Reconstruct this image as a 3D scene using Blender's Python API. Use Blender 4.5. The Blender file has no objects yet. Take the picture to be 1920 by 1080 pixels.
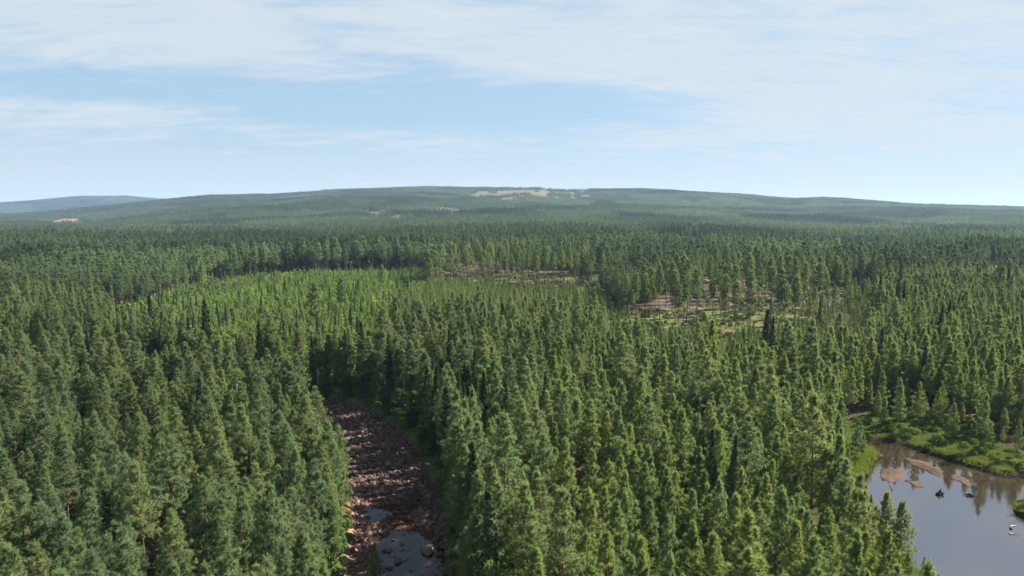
import bpy, bmesh, math, random
import numpy as np
from mathutils import Vector

random.seed(7)
RNG = np.random.default_rng(11)
SC = bpy.context.scene
COL = SC.collection

# ------------------------------------------------------------------ camera
CAM_H = 42.0
PITCH = math.radians(6.2)
FPX = 1280.0                                  # focal length in pixels of a 1920 wide picture
cd = bpy.data.cameras.new('camera')
cd.lens = 24.0
cd.sensor_width = 36.0
cd.clip_start = 0.5
cd.clip_end = 40000.0
cam = bpy.data.objects.new('camera', cd)
cam.location = (0, 0, CAM_H)
cam.rotation_euler = (math.radians(90) - PITCH, 0, 0)
COL.objects.link(cam)
SC.camera = cam

# ------------------------------------------------------------------ light
SUN_AZ = math.radians(66)                     # to the right of the view, a little ahead
SUN_EL = math.radians(40)
sdir = Vector((math.sin(SUN_AZ) * math.cos(SUN_EL), math.cos(SUN_AZ) * math.cos(SUN_EL), math.sin(SUN_EL)))
sl = bpy.data.lights.new('sun', 'SUN')
sl.energy = 4.9
sl.angle = math.radians(0.6)
sl.color = (1.0, 0.95, 0.87)
sun = bpy.data.objects.new('sun', sl)
sun.rotation_euler = (-sdir).to_track_quat('-Z', 'Y').to_euler()
COL.objects.link(sun)

SC.view_settings.view_transform = 'Standard'
SC.view_settings.look = 'None'
SC.view_settings.gamma = 1.0
SC.view_settings.use_curve_mapping = False
SC.view_settings.exposure = 1.7
SC.cycles.use_denoising = True
SC.cycles.max_bounces = 7
SC.cycles.diffuse_bounces = 4
SC.cycles.transmission_bounces = 3
SC.cycles.transparent_max_bounces = 6
SC.cycles.volume_bounces = 0
SC.cycles.caustics_reflective = False
SC.cycles.caustics_refractive = False


class NT:
    """short hand for building node trees"""
    def __init__(self, tree):
        self.t = tree
        self.n = tree.nodes
        self.n.clear()

    def node(self, kind, **kw):
        nd = self.n.new(kind)
        for k, v in kw.items():
            setattr(nd, k, v)
        return nd

    def link(self, a, b):
        self.t.links.new(a, b)

    def val(self, sock, v):
        if isinstance(v, bpy.types.NodeSocket):
            self.link(v, sock)
        else:
            sock.default_value = v

    def math(self, op, a, b=0.0, c=0.0, clamp=False):
        nd = self.node('ShaderNodeMath', operation=op, use_clamp=clamp)
        self.val(nd.inputs[0], a)
        self.val(nd.inputs[1], b)
        self.val(nd.inputs[2], c)
        return nd.outputs[0]

    def mix(self, f, a, b, blend='MIX'):
        nd = self.node('ShaderNodeMix', data_type='RGBA', blend_type=blend)
        self.val(nd.inputs[0], f)
        self.val(nd.inputs[6], a if not isinstance(a, tuple) else (*a, 1))
        self.val(nd.inputs[7], b if not isinstance(b, tuple) else (*b, 1))
        return nd.outputs[2]

    def noise(self, vec, scale, detail=4, rough=0.55, dist=0.0, dims='3D'):
        nd = self.node('ShaderNodeTexNoise', noise_dimensions=dims)
        if vec is not None:
            self.link(vec, nd.inputs['Vector'])
        nd.inputs['Scale'].default_value = scale
        nd.inputs['Detail'].default_value = detail
        nd.inputs['Roughness'].default_value = rough
        nd.inputs['Distortion'].default_value = dist
        return nd.outputs['Fac']

    def maprange(self, v, a, b, c=0.0, d=1.0, smooth=True):
        nd = self.node('ShaderNodeMapRange')
        nd.interpolation_type = 'SMOOTHSTEP' if smooth else 'LINEAR'
        self.val(nd.inputs[0], v)
        for i, x in enumerate((a, b, c, d)):
            nd.inputs[i + 1].default_value = x
        return nd.outputs[0]


# ------------------------------------------------------------------ sky with thin high cloud
world = bpy.data.worlds.new('World')
SC.world = world
world.use_nodes = True
T = NT(world.node_tree)
sky = T.node('ShaderNodeTexSky', sky_type='NISHITA')
sky.sun_disc = False
sky.sun_elevation = SUN_EL
sky.sun_rotation = SUN_AZ
sky.altitude = 200
sky.air_density = 1.0
sky.dust_density = 0.6
sky.ozone_density = 1.5
tc = T.node('ShaderNodeTexCoord')
sep = T.node('ShaderNodeSeparateXYZ')
T.link(tc.outputs['Generated'], sep.inputs[0])
X, Y, Z = sep.outputs
zc = T.math('ADD', T.math('MAXIMUM', Z, 0.0), 0.11)
u = T.math('DIVIDE', X, zc)
v = T.math('DIVIDE', Y, zc)
cmb = T.node('ShaderNodeCombineXYZ')
T.link(u, cmb.inputs[0]); T.link(v, cmb.inputs[1])
az = T.math('ARCTAN2', X, Y)
el = T.math('ARCSINE', Z)


def blob(px, py, sx, sy, amp, tilt=0.0):
    """a bank of cloud around one direction of the sky"""
    a0 = math.atan((px - 960) / FPX); e0 = math.atan((540 - py) / FPX) - PITCH
    da = T.math('SUBTRACT', az, a0); de = T.math('SUBTRACT', el, e0)
    c, s = math.cos(tilt), math.sin(tilt)
    p = T.math('ADD', T.math('MULTIPLY', da, c), T.math('MULTIPLY', de, s))
    q = T.math('SUBTRACT', T.math('MULTIPLY', de, c), T.math('MULTIPLY', da, s))
    r = T.math('ADD', T.math('POWER', T.math('ABSOLUTE', T.math('DIVIDE', p, sx)), 2.0),
               T.math('POWER', T.math('ABSOLUTE', T.math('DIVIDE', q, sy)), 2.0))
    return T.math('MULTIPLY', T.math('EXPONENT', T.math('MULTIPLY', r, -1.0)), amp)


mp = T.node('ShaderNodeMapping')
T.link(cmb.outputs[0], mp.inputs[0])
mp.inputs['Rotation'].default_value = (0, 0, math.radians(14))
mp.inputs['Scale'].default_value = (0.55, 1.0, 1.0)
mp.inputs['Location'].default_value = (3.1, 1.7, 0)
n_big = T.noise(mp.outputs[0], 0.55, 3, 0.5, 0.3)
mp2 = T.node('ShaderNodeMapping')
T.link(cmb.outputs[0], mp2.inputs[0])
mp2.inputs['Rotation'].default_value = (0, 0, math.radians(20))
mp2.inputs['Scale'].default_value = (0.45, 1.25, 1.0)
mp2.inputs['Location'].default_value = (0.4, 5.2, 0)
n_fib = T.noise(mp2.outputs[0], 1.5, 9, 0.62, 1.1)
cov = T.math('ADD', T.math('MULTIPLY', T.math('SUBTRACT', n_big, 0.5), 1.3),
             T.math('MULTIPLY', T.math('SUBTRACT', n_fib, 0.5), 1.5))
for b in ((350, 70, 0.40, 0.085, 0.42, 0.0), (560, 150, 0.14, 0.022, 0.40, -0.05), (1650, 120, 0.36, 0.13, 0.40, 0.0),
          (1080, 95, 0.22, 0.035, 0.36, -0.22), (1480, 208, 0.09, 0.012, 0.35, -0.05),
          (1750, 280, 0.24, 0.022, 0.40, -0.1), (500, 255, 0.35, 0.022, 0.26, -0.04),
          (1250, 265, 0.14, 0.012, 0.22, 0.02), (1438, 300, 0.012, 0.008, 0.5, 0.0),
          (860, 205, 0.30, 0.032, -0.60, -0.04), (740, 118, 0.12, 0.014, -0.30, -0.12),
          (180, 200, 0.20, 0.012, -0.2, 0.0), (1180, 205, 0.14, 0.03, -0.3, -0.1)):
    cov = T.math('ADD', cov, blob(*b))
mp3 = T.node('ShaderNodeMapping')
T.link(cmb.outputs[0], mp3.inputs[0])
mp3.inputs['Rotation'].default_value = (0, 0, math.radians(-12))
mp3.inputs['Scale'].default_value = (0.6, 1.5, 1.0)
n_fine = T.noise(mp3.outputs[0], 3.8, 10, 0.70, 0.7)
cov = T.math('ADD', cov, T.math('MULTIPLY', T.math('SUBTRACT', n_fine, 0.5), 1.5))
cl = T.maprange(cov, -0.26, 0.56)
cl = T.math('MULTIPLY', cl, T.maprange(n_fine, 0.25, 0.75, 0.72, 1.0))
veil = T.maprange(el, 0.0, 0.14, 0.85, 0.05)                      # thin veil low over the horizon
cl = T.math('MAXIMUM', cl, veil)
pale = T.mix(0.76, sky.outputs[0], (2.45, 3.65, 4.75))
skycol = T.mix(cl, pale, (4.25, 4.75, 5.15))
bg = T.node('ShaderNodeBackground')
T.link(skycol, bg.inputs[0])
bg.inputs[1].default_value = 0.05
ow = T.node('ShaderNodeOutputWorld')
T.link(bg.outputs[0], ow.inputs[0])


# ------------------------------------------------------------------ geometry of the place
def vnoise(x, y, scale, seed=0):
    """smooth value noise, -1..1"""
    x = np.asarray(x, float) / scale + seed * 17.31
    y = np.asarray(y, float) / scale + seed * 7.77
    xi, yi = np.floor(x).astype(np.int64), np.floor(y).astype(np.int64)
    fx, fy = x - xi, y - yi
    fx = fx * fx * (3 - 2 * fx); fy = fy * fy * (3 - 2 * fy)

    def h(a, b):
        n = (a * 374761393 + b * 668265263 + seed * 144269) & 0xffffffff
        n = ((n ^ (n >> 13)) * 1274126177) & 0xffffffff
        return ((n ^ (n >> 16)) & 0xffff) / 32767.5 - 1.0
    a = h(xi, yi) * (1 - fx) + h(xi + 1, yi) * fx
    b = h(xi, yi + 1) * (1 - fx) + h(xi + 1, yi + 1) * fx
    return a * (1 - fy) + b * fy


def fbm(x, y, scale, seed=0, octs=3):
    r, a, t = 0.0, 1.0, 0.0
    for k in range(octs):
        r = r + a * vnoise(x, y, scale / 2 ** k, seed + k)
        t += a; a *= 0.5
    return r / t


def sstep(a, b, x):
    t = np.clip((np.asarray(x, float) - a) / (b - a), 0, 1)
    return t * t * (3 - 2 * t)


CP, SP = math.cos(PITCH), math.sin(PITCH)


def ray(px, py):
    a, b = (px - 960) / FPX, (540 - py) / FPX
    return np.array([a, CP + b * SP, -SP + b * CP])


def P(px, py, z=0.0):
    d = ray(px, py)
    t = (z - CAM_H) / d[2]
    return (d[0] * t, d[1] * t)


# ridge line of the far hill (azimuth tangent -> height)
R_T = (np.array([-700, 0, 100, 200, 260, 400, 520, 620, 740, 840, 930, 1000, 1060, 1130, 1250, 1400, 1480, 1540, 1620, 1700, 1800, 1920, 2600]) - 960) / FPX
R_Y = np.array([398, 398, 392, 384, 377, 366, 364, 357, 351, 352, 354, 352, 357, 356, 359, 368, 373, 371, 376, 382, 385, 387, 390])
RD = 4300.0
R_H = (400 - R_Y) / FPX * RD + CAM_H - 15.0
# the river: right bank seen in the picture, then on behind the trees
RB = np.array([P(880, 1290, -.6), P(858, 1180, -.6), P(846, 1080, -.6), P(836, 1000, -.6), P(830, 940, -.6), P(810, 880, -.6), P(780, 830, -.6), P(742, 790, -.6), P(694, 762, -.6),
               P(640, 745, -.6), P(560, 733, -.6), P(430, 722, -.6), P(250, 712, -.6), P(-300, 700, -.6)])


def resample(p, n):
    s = np.r_[0, np.cumsum(np.hypot(*np.diff(p, axis=0).T))]
    t = np.linspace(0, s[-1], n)
    q = np.c_[np.interp(t, s, p[:, 0]), np.interp(t, s, p[:, 1])]
    for _ in range(6):
        q[1:-1] = (q[:-2] + 2 * q[1:-1] + q[2:]) / 4
    return q


RIV_W = 6.0
RBs = resample(RB, 90)
tan_ = np.gradient(RBs, axis=0)
tan_ /= np.hypot(tan_[:, 0], tan_[:, 1])[:, None]
nrm_ = np.c_[-tan_[:, 1], tan_[:, 0]]                     # to the left of the flow away from the camera
RIV_EX = 2.6 * sstep(12, 23, np.arange(90))              # the far reach is broader
RIV = RBs + nrm_ * (RIV_W + RIV_EX)[:, None]
POND = [P(1600, 822), P(1628, 828), P(1652, 825), P(1690, 833), P(1740, 850), P(1800, 868), P(1850, 884), P(1885, 891), P(1925, 893), P(1990, 888), P(2090, 900),
        P(2120, 960), P(1990, 978), P(1925, 974), P(1902, 962), P(1898, 944), P(1925, 938)][:14]
POND = [P(*q, -0.9) for q in ((1606, 824), (1628, 829), (1652, 827), (1690, 835), (1740, 852), (1800, 871), (1850, 887), (1885, 895), (1925, 897), (1985, 905), (1995, 930),
                              (1935, 935), (1906, 941), (1899, 956), (1907, 970), (1935, 980), (2010, 990), (2080, 1060), (2080, 1250), (1950, 1330), (1850, 1250), (1800, 1150), (1752, 1090),
                              (1712, 1062), (1690, 1030), (1660, 990), (1636, 955), (1617, 925), (1621, 905), (1634, 885), (1640, 870), (1655, 861), (1640, 850), (1624, 840), (1606, 834))]
POND = np.array(POND)


def seg_dist(x, y, pts, closed=False):
    """distance to a polyline and the parameter along it"""
    x = np.asarray(x, float); y = np.asarray(y, float)
    best = np.full(x.shape, 1e9); par = np.zeros(x.shape); side = np.zeros(x.shape)
    n = len(pts)
    for i in range(n if closed else n - 1):
        a, b = pts[i], pts[(i + 1) % n]
        ex, ey = b[0] - a[0], b[1] - a[1]
        L = ex * ex + ey * ey + 1e-9
        t = np.clip(((x - a[0]) * ex + (y - a[1]) * ey) / L, 0, 1)
        dx, dy = x - a[0] - t * ex, y - a[1] - t * ey
        d = np.hypot(dx, dy)
        m = d < best
        best = np.where(m, d, best); par = np.where(m, i + t, par); side = np.where(m, np.sign(ex * dy - ey * dx), side)
    return best, par, side


def inside(x, y, poly):
    x = np.asarray(x, float); y = np.asarray(y, float)
    r = np.zeros(x.shape, bool)
    n = len(poly)
    for i in range(n):
        x0, y0 = poly[i]; x1, y1 = poly[(i + 1) % n]
        if y0 == y1:
            continue
        c = ((y0 > y) != (y1 > y)) & (x < (x1 - x0) * (y - y0) / (y1 - y0) + x0)
        r ^= c
    return r


def pond_sd(x, y):
    x = np.asarray(x, float); y = np.asarray(y, float)
    out = np.full(x.shape, 999.0)
    m = (x > 20) & (x < 200) & (y > 20) & (y < 260)
    if m.any():
        d, _, _ = seg_dist(x[m], y[m], POND, True)
        d = np.where(inside(x[m], y[m], POND), -d, d)
        out[m] = d
    return out


def riv_d(x, y):
    """distance to the river's middle, station along it, +1 left / -1 right"""
    x = np.asarray(x, float); y = np.asarray(y, float)
    d = np.full(x.shape, 999.0); par = np.zeros(x.shape); s = np.zeros(x.shape)
    m = (x > -420) & (x < 60) & (y > 10) & (y < 330)
    if m.any():
        d[m], par[m], s[m] = seg_dist(x[m], y[m], RIV)
        d[m] = np.maximum(d[m] - np.interp(par[m], np.arange(90), RIV_EX), 0)
    return d, par, s


RIV_WATER = -1.72


def height(x, y):
    x = np.asarray(x, float); y = np.asarray(y, float)
    r = np.hypot(x, y)
    z = 0.5 * fbm(x, y, 60, 3) * sstep(60, 200, r)
    z = z + (7 - 24 * sstep(.05, .75, np.abs(x / np.maximum(y, 1) - .12))) * sstep(330, 1100, y) + (2.0 + 4.5 * sstep(600, 1100, r)) * fbm(x, y, 300, 5) * sstep(250, 600, r)
    z = z - 7 * sstep(1150, 1500, y + 0.12 * x) 
    t = x / np.maximum(y, 1.0)
    hh = np.interp(t, R_T, R_H) + 8
    rise = sstep(1500, RD, r)
    fwd = sstep(-200, 700, y)
    lin = np.clip((r - 1350) / (RD - 1350), 0, 1)
    z = z + fwd * hh * (0.8 * lin ** .9 + 0.2 * rise)
    fade = sstep(1450, 2300, r) * (1 - .9 * sstep(RD - 1100, RD - 60, r))
    z = z + fwd * fade * (30 * fbm(x, y, 800, 9, 2) + 9 * fbm(x, y, 260, 15, 2))
    z = z * (1 - 0.75 * sstep(RD + 150, RD + 2200, r) * fwd)
    # a second, bluer hill far behind on one side
    far = np.interp(t, [-1.4, -0.76, -0.70, -0.63, -0.56, -0.45, -0.2], [60, 120, 150, 196, 205, 150, 40])
    z = np.maximum(z, fwd * far * sstep(6800, 8300, r) * 1.05)
    # pond
    sd = pond_sd(x, y)
    z = np.where(sd < 12, z * sstep(0, 12, sd), z)
    z = np.where(sd < 1.4, z - 0.85 - 0.12 * 0 - 0.25 * sstep(0, -2, sd) - 0.6 * sstep(0, -8, sd) + 0.85 * sstep(-0.35, 1.4, sd), z)
    # river trough
    d, par, s = riv_d(x, y)
    bed = -1.62 + 0.22 * fbm(x, y, 5.0, 31) + 0.10 * fbm(x, y, 1.4, 33)
    pool = 1 - .75 * sstep(14, 22, par)                   # the near reach is mostly pools
    bed = bed + 0.07 - 0.09 * pool - 0.34 * pool * sstep(-0.08, 0.24, fbm(x, y, 5.5, 41))
    bed = np.where(s > 0, bed + 0.55 * sstep(3.2, 5.6, d) * (1 - .6 * sstep(12, 16, par)), bed)
    k = sstep(RIV_W - 0.9, RIV_W + 1.7, d)
    z = np.where(d < RIV_W + 6, (bed * (1 - k) + z * sstep(RIV_W, RIV_W + 6, d) * k), z)
    return z


def cut(x, y, pg):
    """inside a felled area whose edge is ragged"""
    j = sstep(1200, 2500, np.hypot(x, y)) * 38
    return inside(x + j * fbm(x, y, 150, 141), y + 1.6 * j * fbm(x, y, 130, 143), pg)


def G(px, py):
    """where the view through a picture point meets the ground"""
    d = ray(px, py)
    tt = np.geomspace(40, 12000, 3000)
    z = height(d[0] * tt, d[1] * tt)
    g = CAM_H + d[2] * tt - z
    i = np.argmax(g < 0) if (g < 0).any() else len(tt) - 1
    return (d[0] * tt[i], d[1] * tt[i])


def poly(*pts):
    return np.array([G(*p) for p in pts])


PLANT = poly((190, 596), (330, 549), (430, 529), (560, 515), (700, 506), (790, 509), (800, 545), (765, 570), (752, 620), (742, 660), (700, 690), (640, 730), (560, 738), (430, 715), (290, 665), (210, 632))
MEADOW = poly((705, 545), (760, 540), (775, 560), (740, 580), (700, 570))
SEED1 = poly((1170, 612), (1195, 585), (1240, 556), (1300, 537), (1330, 517), (1400, 514), (1500, 530), (1620, 541), (1660, 556), (1540, 590), (1500, 622), (1420, 640), (1300, 645), (1200, 640))
SEED2 = poly((795, 503), (860, 493), (1000, 489), (1020, 512), (1130, 528), (1180, 536), (1150, 548), (1000, 546), (900, 538), (830, 527))
MID = poly((748, 562), (830, 530), (1000, 545), (1120, 549), (1180, 600), (1190, 640), (1000, 634), (850, 642), (752, 645))
FRONT1 = poly((1130, 630), (1200, 640), (1300, 645), (1420, 640), (1500, 622), (1560, 585), (1640, 575), (1650, 640), (1560, 700), (1400, 725), (1250, 720), (1140, 690))
THIN = poly((1105, 443), (1200, 440), (1280, 447), (1400, 461), (1300, 474), (1120, 463))
BOG = poly((1590, 850), (1585, 800), (1630, 768), (1730, 768), (1810, 800), (1900, 842), (1990, 880), (2060, 905), (1930, 900), (1700, 838))
FRINGE = poly((330, 552), (330, 541), (450, 522), (560, 509), (560, 515), (430, 530))
CUTS = [poly((872, 374), (885, 360), (960, 356), (1050, 357), (1115, 361), (1150, 374), (1060, 379), (960, 380)),
        poly((675, 395), (740, 397), (790, 401), (780, 414), (730, 416), (685, 407)),
        poly((775, 403), (815, 388), (860, 392), (905, 402), (960, 406), (1000, 412), (900, 411), (830, 409)),
        poly((62, 427), (95, 410), (155, 408), (172, 418), (158, 431), (100, 434)),
        poly((1040, 352), (1062, 354), (1080, 357), (1050, 358))]
ROAD = np.array([G(1842, 528), G(1852, 519), G(1862, 510), G(1868, 503), G(1880, 497)])

# ------------------------------------------------------------------ materials
MATS = {}


def material(name):
    m = bpy.data.materials.new(name)
    m.use_nodes = True
    MATS[name] = m
    t = NT(m.node_tree)
    out = t.node('ShaderNodeOutputMaterial')
    return m, t, out


def principled(t, out, col, rough=0.8, spec=0.3, **kw):
    b = t.node('ShaderNodeBsdfPrincipled')
    t.val(b.inputs['Base Color'], col if not isinstance(col, tuple) else (*col, 1))
    t.val(b.inputs['Roughness'], rough)
    t.val(b.inputs['Specular IOR Level'], spec)
    for k, v in kw.items():
        t.val(b.inputs[k], v)
    t.link(b.outputs[0], out.inputs[0])
    return b


def leaf_material(name, cols, stand=(0.8, 1.2), trans=0.54, inner=0.20, stand_scale=0.006):
    """needles or leaves: hue differs from tree to tree, from stand to stand and from tuft to tuft"""
    m, t, out = material(name)
    oi = t.node('ShaderNodeObjectInfo')
    rnd = oi.outputs['Random']
    c = t.mix(t.maprange(rnd, 0.0, 0.5, smooth=False), cols[0], cols[1])
    c = t.mix(t.maprange(rnd, 0.55, 1.0, smooth=False), c, cols[2])
    ns = t.noise(oi.outputs['Location'], stand_scale, 3, 0.6)
    vo = t.node('ShaderNodeTexVoronoi'); vo.inputs['Scale'].default_value = stand_scale * .9
    t.link(oi.outputs['Location'], vo.inputs['Vector'])
    sv = t.node('ShaderNodeSeparateColor'); t.link(vo.outputs['Color'], sv.inputs[0])
    ns = t.math('ADD', t.math('MULTIPLY', ns, .55), t.math('MULTIPLY', sv.outputs[0], .40))
    f = t.maprange(ns, 0.2, 0.72, stand[0], stand[1], smooth=False)
    c = t.mix(1.0, c, f, 'MULTIPLY')
    geo = t.node('ShaderNodeTexCoord')
    nt = t.noise(geo.outputs['Object'], 0.9, 2, 0.6)
    f2 = t.maprange(nt, 0.3, 0.7, 1 - inner, 1 + inner)
    c = t.mix(1.0, c, f2, 'MULTIPLY')
    d = t.node('ShaderNodeBsdfDiffuse')
    tr = t.node('ShaderNodeBsdfTranslucent')
    t.link(c, d.inputs[0])
    warm = t.mix(1.0, c, (1.12, 1.1, 0.75), 'MULTIPLY')
    t.link(warm, tr.inputs[0])
    ms = t.node('ShaderNodeMixShader')
    ms.inputs[0].default_value = trans
    t.link(d.outputs[0], ms.inputs[1]); t.link(tr.outputs[0], ms.inputs[2])
    gl = t.node('ShaderNodeBsdfGlossy')
    gl.inputs['Roughness'].default_value = 0.5
    gl.inputs[0].default_value = (0.9, 0.95, 0.9, 1)
    m2 = t.node('ShaderNodeMixShader')
    m2.inputs[0].default_value = 0.012
    t.link(ms.outputs[0], m2.inputs[1]); t.link(gl.outputs[0], m2.inputs[2])
    t.link(m2.outputs[0], out.inputs[0])
    return m


PINE_C = ((0.136, 0.194, 0.098), (0.160, 0.216, 0.094), (0.200, 0.236, 0.096))
YPINE_C = ((0.150, 0.214, 0.086), (0.178, 0.240, 0.084), (0.216, 0.258, 0.086))
SPRUCE_C = ((0.055, 0.085, 0.042), (0.070, 0.100, 0.045), (0.085, 0.118, 0.048))
BIRCH_C = ((0.115, 0.175, 0.055), (0.140, 0.200, 0.062), (0.170, 0.215, 0.070))
SAP_C = ((0.172, 0.260, 0.068), (0.208, 0.292, 0.072), (0.250, 0.312, 0.084))
leaf_material('pine_needles', PINE_C, (.8, 1.3))
leaf_material('young_pine_needles', YPINE_C)
leaf_material('spruce_needles', SPRUCE_C, trans=0.15)
leaf_material('birch_leaves', BIRCH_C, trans=0.35)
leaf_material('sapling_leaves', SAP_C, trans=0.35, stand_scale=0.02)
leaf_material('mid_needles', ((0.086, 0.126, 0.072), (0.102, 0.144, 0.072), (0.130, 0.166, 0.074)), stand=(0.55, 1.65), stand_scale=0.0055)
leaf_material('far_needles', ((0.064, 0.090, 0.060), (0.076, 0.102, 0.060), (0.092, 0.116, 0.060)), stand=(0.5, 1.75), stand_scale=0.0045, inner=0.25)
leaf_material('shrub_leaves', ((0.080, 0.135, 0.030), (0.105, 0.165, 0.035), (0.14, 0.175, 0.045)), trans=0.3, stand_scale=0.05)
leaf_material('grass_blades', ((0.125, 0.180, 0.028), (0.155, 0.200, 0.032), (0.185, 0.200, 0.048)), trans=0.35, stand_scale=0.06)

m, t, out = material('pine_bark')
tcn = t.node('ShaderNodeTexCoord')
sepz = t.node('ShaderNodeSeparateXYZ'); t.link(tcn.outputs['Object'], sepz.inputs[0])
c = t.mix(t.maprange(sepz.outputs[2], 3.0, 9.0), (0.13, 0.095, 0.075), (0.30, 0.155, 0.08))
c = t.mix(t.noise(tcn.outputs['Object'], 6, 4), c, (0.08, 0.06, 0.05))
principled(t, out, c, 0.9)
m, t, out = material('dead_wood')
tcn = t.node('ShaderNodeTexCoord')
principled(t, out, t.mix(t.noise(tcn.outputs['Object'], 5, 4), (0.06, 0.052, 0.045), (0.13, 0.115, 0.10)), 0.9)
m, t, out = material('dark_wood')
tcn = t.node('ShaderNodeTexCoord')
principled(t, out, t.mix(t.noise(tcn.outputs['Object'], 5, 4), (0.02, 0.017, 0.015), (0.06, 0.05, 0.04)), 0.8)
m, t, out = material('pale_wood')
tcn = t.node('ShaderNodeTexCoord')
principled(t, out, t.mix(t.noise(tcn.outputs['Object'], 5, 4), (0.40, 0.39, 0.37), (0.55, 0.54, 0.52)), 0.8)
m, t, out = material('spruce_bark')
tcn = t.node('ShaderNodeTexCoord')
principled(t, out, t.mix(t.noise(tcn.outputs['Object'], 6, 4), (0.07, 0.055, 0.045), (0.14, 0.11, 0.09)), 0.9)
m, t, out = material('birch_bark')
tcn = t.node('ShaderNodeTexCoord')
mpn = t.node('ShaderNodeMapping'); t.link(tcn.outputs['Object'], mpn.inputs[0]); mpn.inputs['Scale'].default_value = (1, 1, 6)
principled(t, out, t.mix(t.maprange(t.noise(mpn.outputs[0], 1.2, 4), 0.5, 0.62), (0.62, 0.60, 0.55), (0.08, 0.07, 0.06)), 0.8)

# ground: soil colours painted per kind of ground, grain on top
m, t, out = material('forest_floor')
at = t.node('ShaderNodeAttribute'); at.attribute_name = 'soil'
tcn = t.node('ShaderNodeTexCoord')
n1 = t.noise(tcn.outputs['Object'], 0.35, 6, 0.65)
n2 = t.noise(tcn.outputs['Object'], 2.4, 4, 0.7)
n3 = t.noise(tcn.outputs['Object'], 0.06, 4, 0.6)
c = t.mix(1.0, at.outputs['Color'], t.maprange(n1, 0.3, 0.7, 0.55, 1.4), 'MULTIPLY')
c = t.mix(1.0, c, t.maprange(n2, 0.3, 0.7, 0.7, 1.3), 'MULTIPLY')
c = t.mix(t.maprange(n3, 0.45, 0.65, 0.0, 0.3), c, t.mix(1.0, c, (1.3, 1.0, 0.75), 'MULTIPLY'))
b = principled(t, out, c, 1.0, 0.0)
bp = t.node('ShaderNodeBump'); bp.inputs['Strength'].default_value = 0.6; bp.inputs['Distance'].default_value = 0.3
t.link(n2, bp.inputs['Height']); t.link(bp.outputs[0], b.inputs['Normal'])


def water_material(name, body, scale, bump, ior):
    m, t, out = material(name)
    tcn = t.node('ShaderNodeTexCoord')
    n1 = t.noise(tcn.outputs['Object'], scale, 3, 0.6)
    n2 = t.noise(tcn.outputs['Object'], scale * 0.06, 2, 0.5)
    f = t.math('MULTIPLY', n1, t.maprange(n2, 0.35, 0.65, 0.25, 1.0))
    b = principled(t, out, body, 0.035, 0.5, IOR=ior)
    bp = t.node('ShaderNodeBump'); bp.inputs['Strength'].default_value = bump; bp.inputs['Distance'].default_value = 0.05
    t.link(f, bp.inputs['Height']); t.link(bp.outputs[0], b.inputs['Normal'])
    return m


water_material('pond_water', (0.028, 0.017, 0.013), 1.6, 0.16, 3.4)
water_material('river_water', (0.012, 0.008, 0.007), 2.2, 0.12, 1.27)

m, t, out = material('river_stone')
oi = t.node('ShaderNodeObjectInfo')
tcn = t.node('ShaderNodeTexCoord')
rnd = oi.outputs['Random']
c = t.mix(t.maprange(rnd, 0.0, 0.7, smooth=False), (0.040, 0.024, 0.020), (0.108, 0.054, 0.039))
c = t.mix(t.maprange(rnd, 0.88, 1.0), c, (0.24, 0.17, 0.135))
n1 = t.noise(tcn.outputs['Object'], 2.2, 5, 0.65)
c = t.mix(1.0, c, t.maprange(n1, 0.3, 0.7, 0.55, 1.35), 'MULTIPLY')
principled(t, out, c, t.maprange(rnd, 0, 1, 0.45, 0.85), 0.3)
m, t, out = material('grey_rock')
tcn = t.node('ShaderNodeTexCoord')
n1 = t.noise(tcn.outputs['Object'], 1.8, 6, 0.65)
principled(t, out, t.mix(n1, (0.06, 0.05, 0.045), (0.17, 0.145, 0.13)), 0.8, 0.3)
m, t, out = material('wet_sand')
tcn = t.node('ShaderNodeTexCoord')
n1 = t.noise(tcn.outputs['Object'], 0.45, 8, 0.75, 0.6); n2 = t.noise(tcn.outputs['Object'], 5, 4, 0.7)
c = t.mix(t.maprange(n1, 0.35, 0.65), (0.046, 0.031, 0.023), (0.118, 0.076, 0.055))
c = t.mix(1.0, c, t.maprange(n2, 0.3, 0.7, 0.7, 1.25), 'MULTIPLY')
principled(t, out, c, 0.95, 0.05)


# ------------------------------------------------------------------ mesh helpers
def mesh(name, V, F, mats, mi=None, smooth=False):
    """V (n,3); F list of index arrays, each (k,3) or (k,4)"""
    me = bpy.data.meshes.new(name)
    F = [np.asarray(f, np.int32) for f in F if len(f)]
    loops = np.concatenate([f.ravel() for f in F])
    tot = np.concatenate([np.full(len(f), f.shape[1], np.int32) for f in F])
    start = np.r_[0, np.cumsum(tot)[:-1]].astype(np.int32)
    me.vertices.add(len(V)); me.vertices.foreach_set('co', np.asarray(V, np.float32).ravel())
    me.loops.add(len(loops)); me.loops.foreach_set('vertex_index', loops)
    me.polygons.add(len(tot)); me.polygons.foreach_set('loop_start', start)
    for q in mats:
        me.materials.append(MATS[q])
    if mi is not None:
        me.polygons.foreach_set('material_index', np.asarray(mi, np.int32))
    me.polygons.foreach_set('use_smooth', np.full(len(tot), smooth))
    me.update(calc_edges=True)
    me.validate()
    return me


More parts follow.
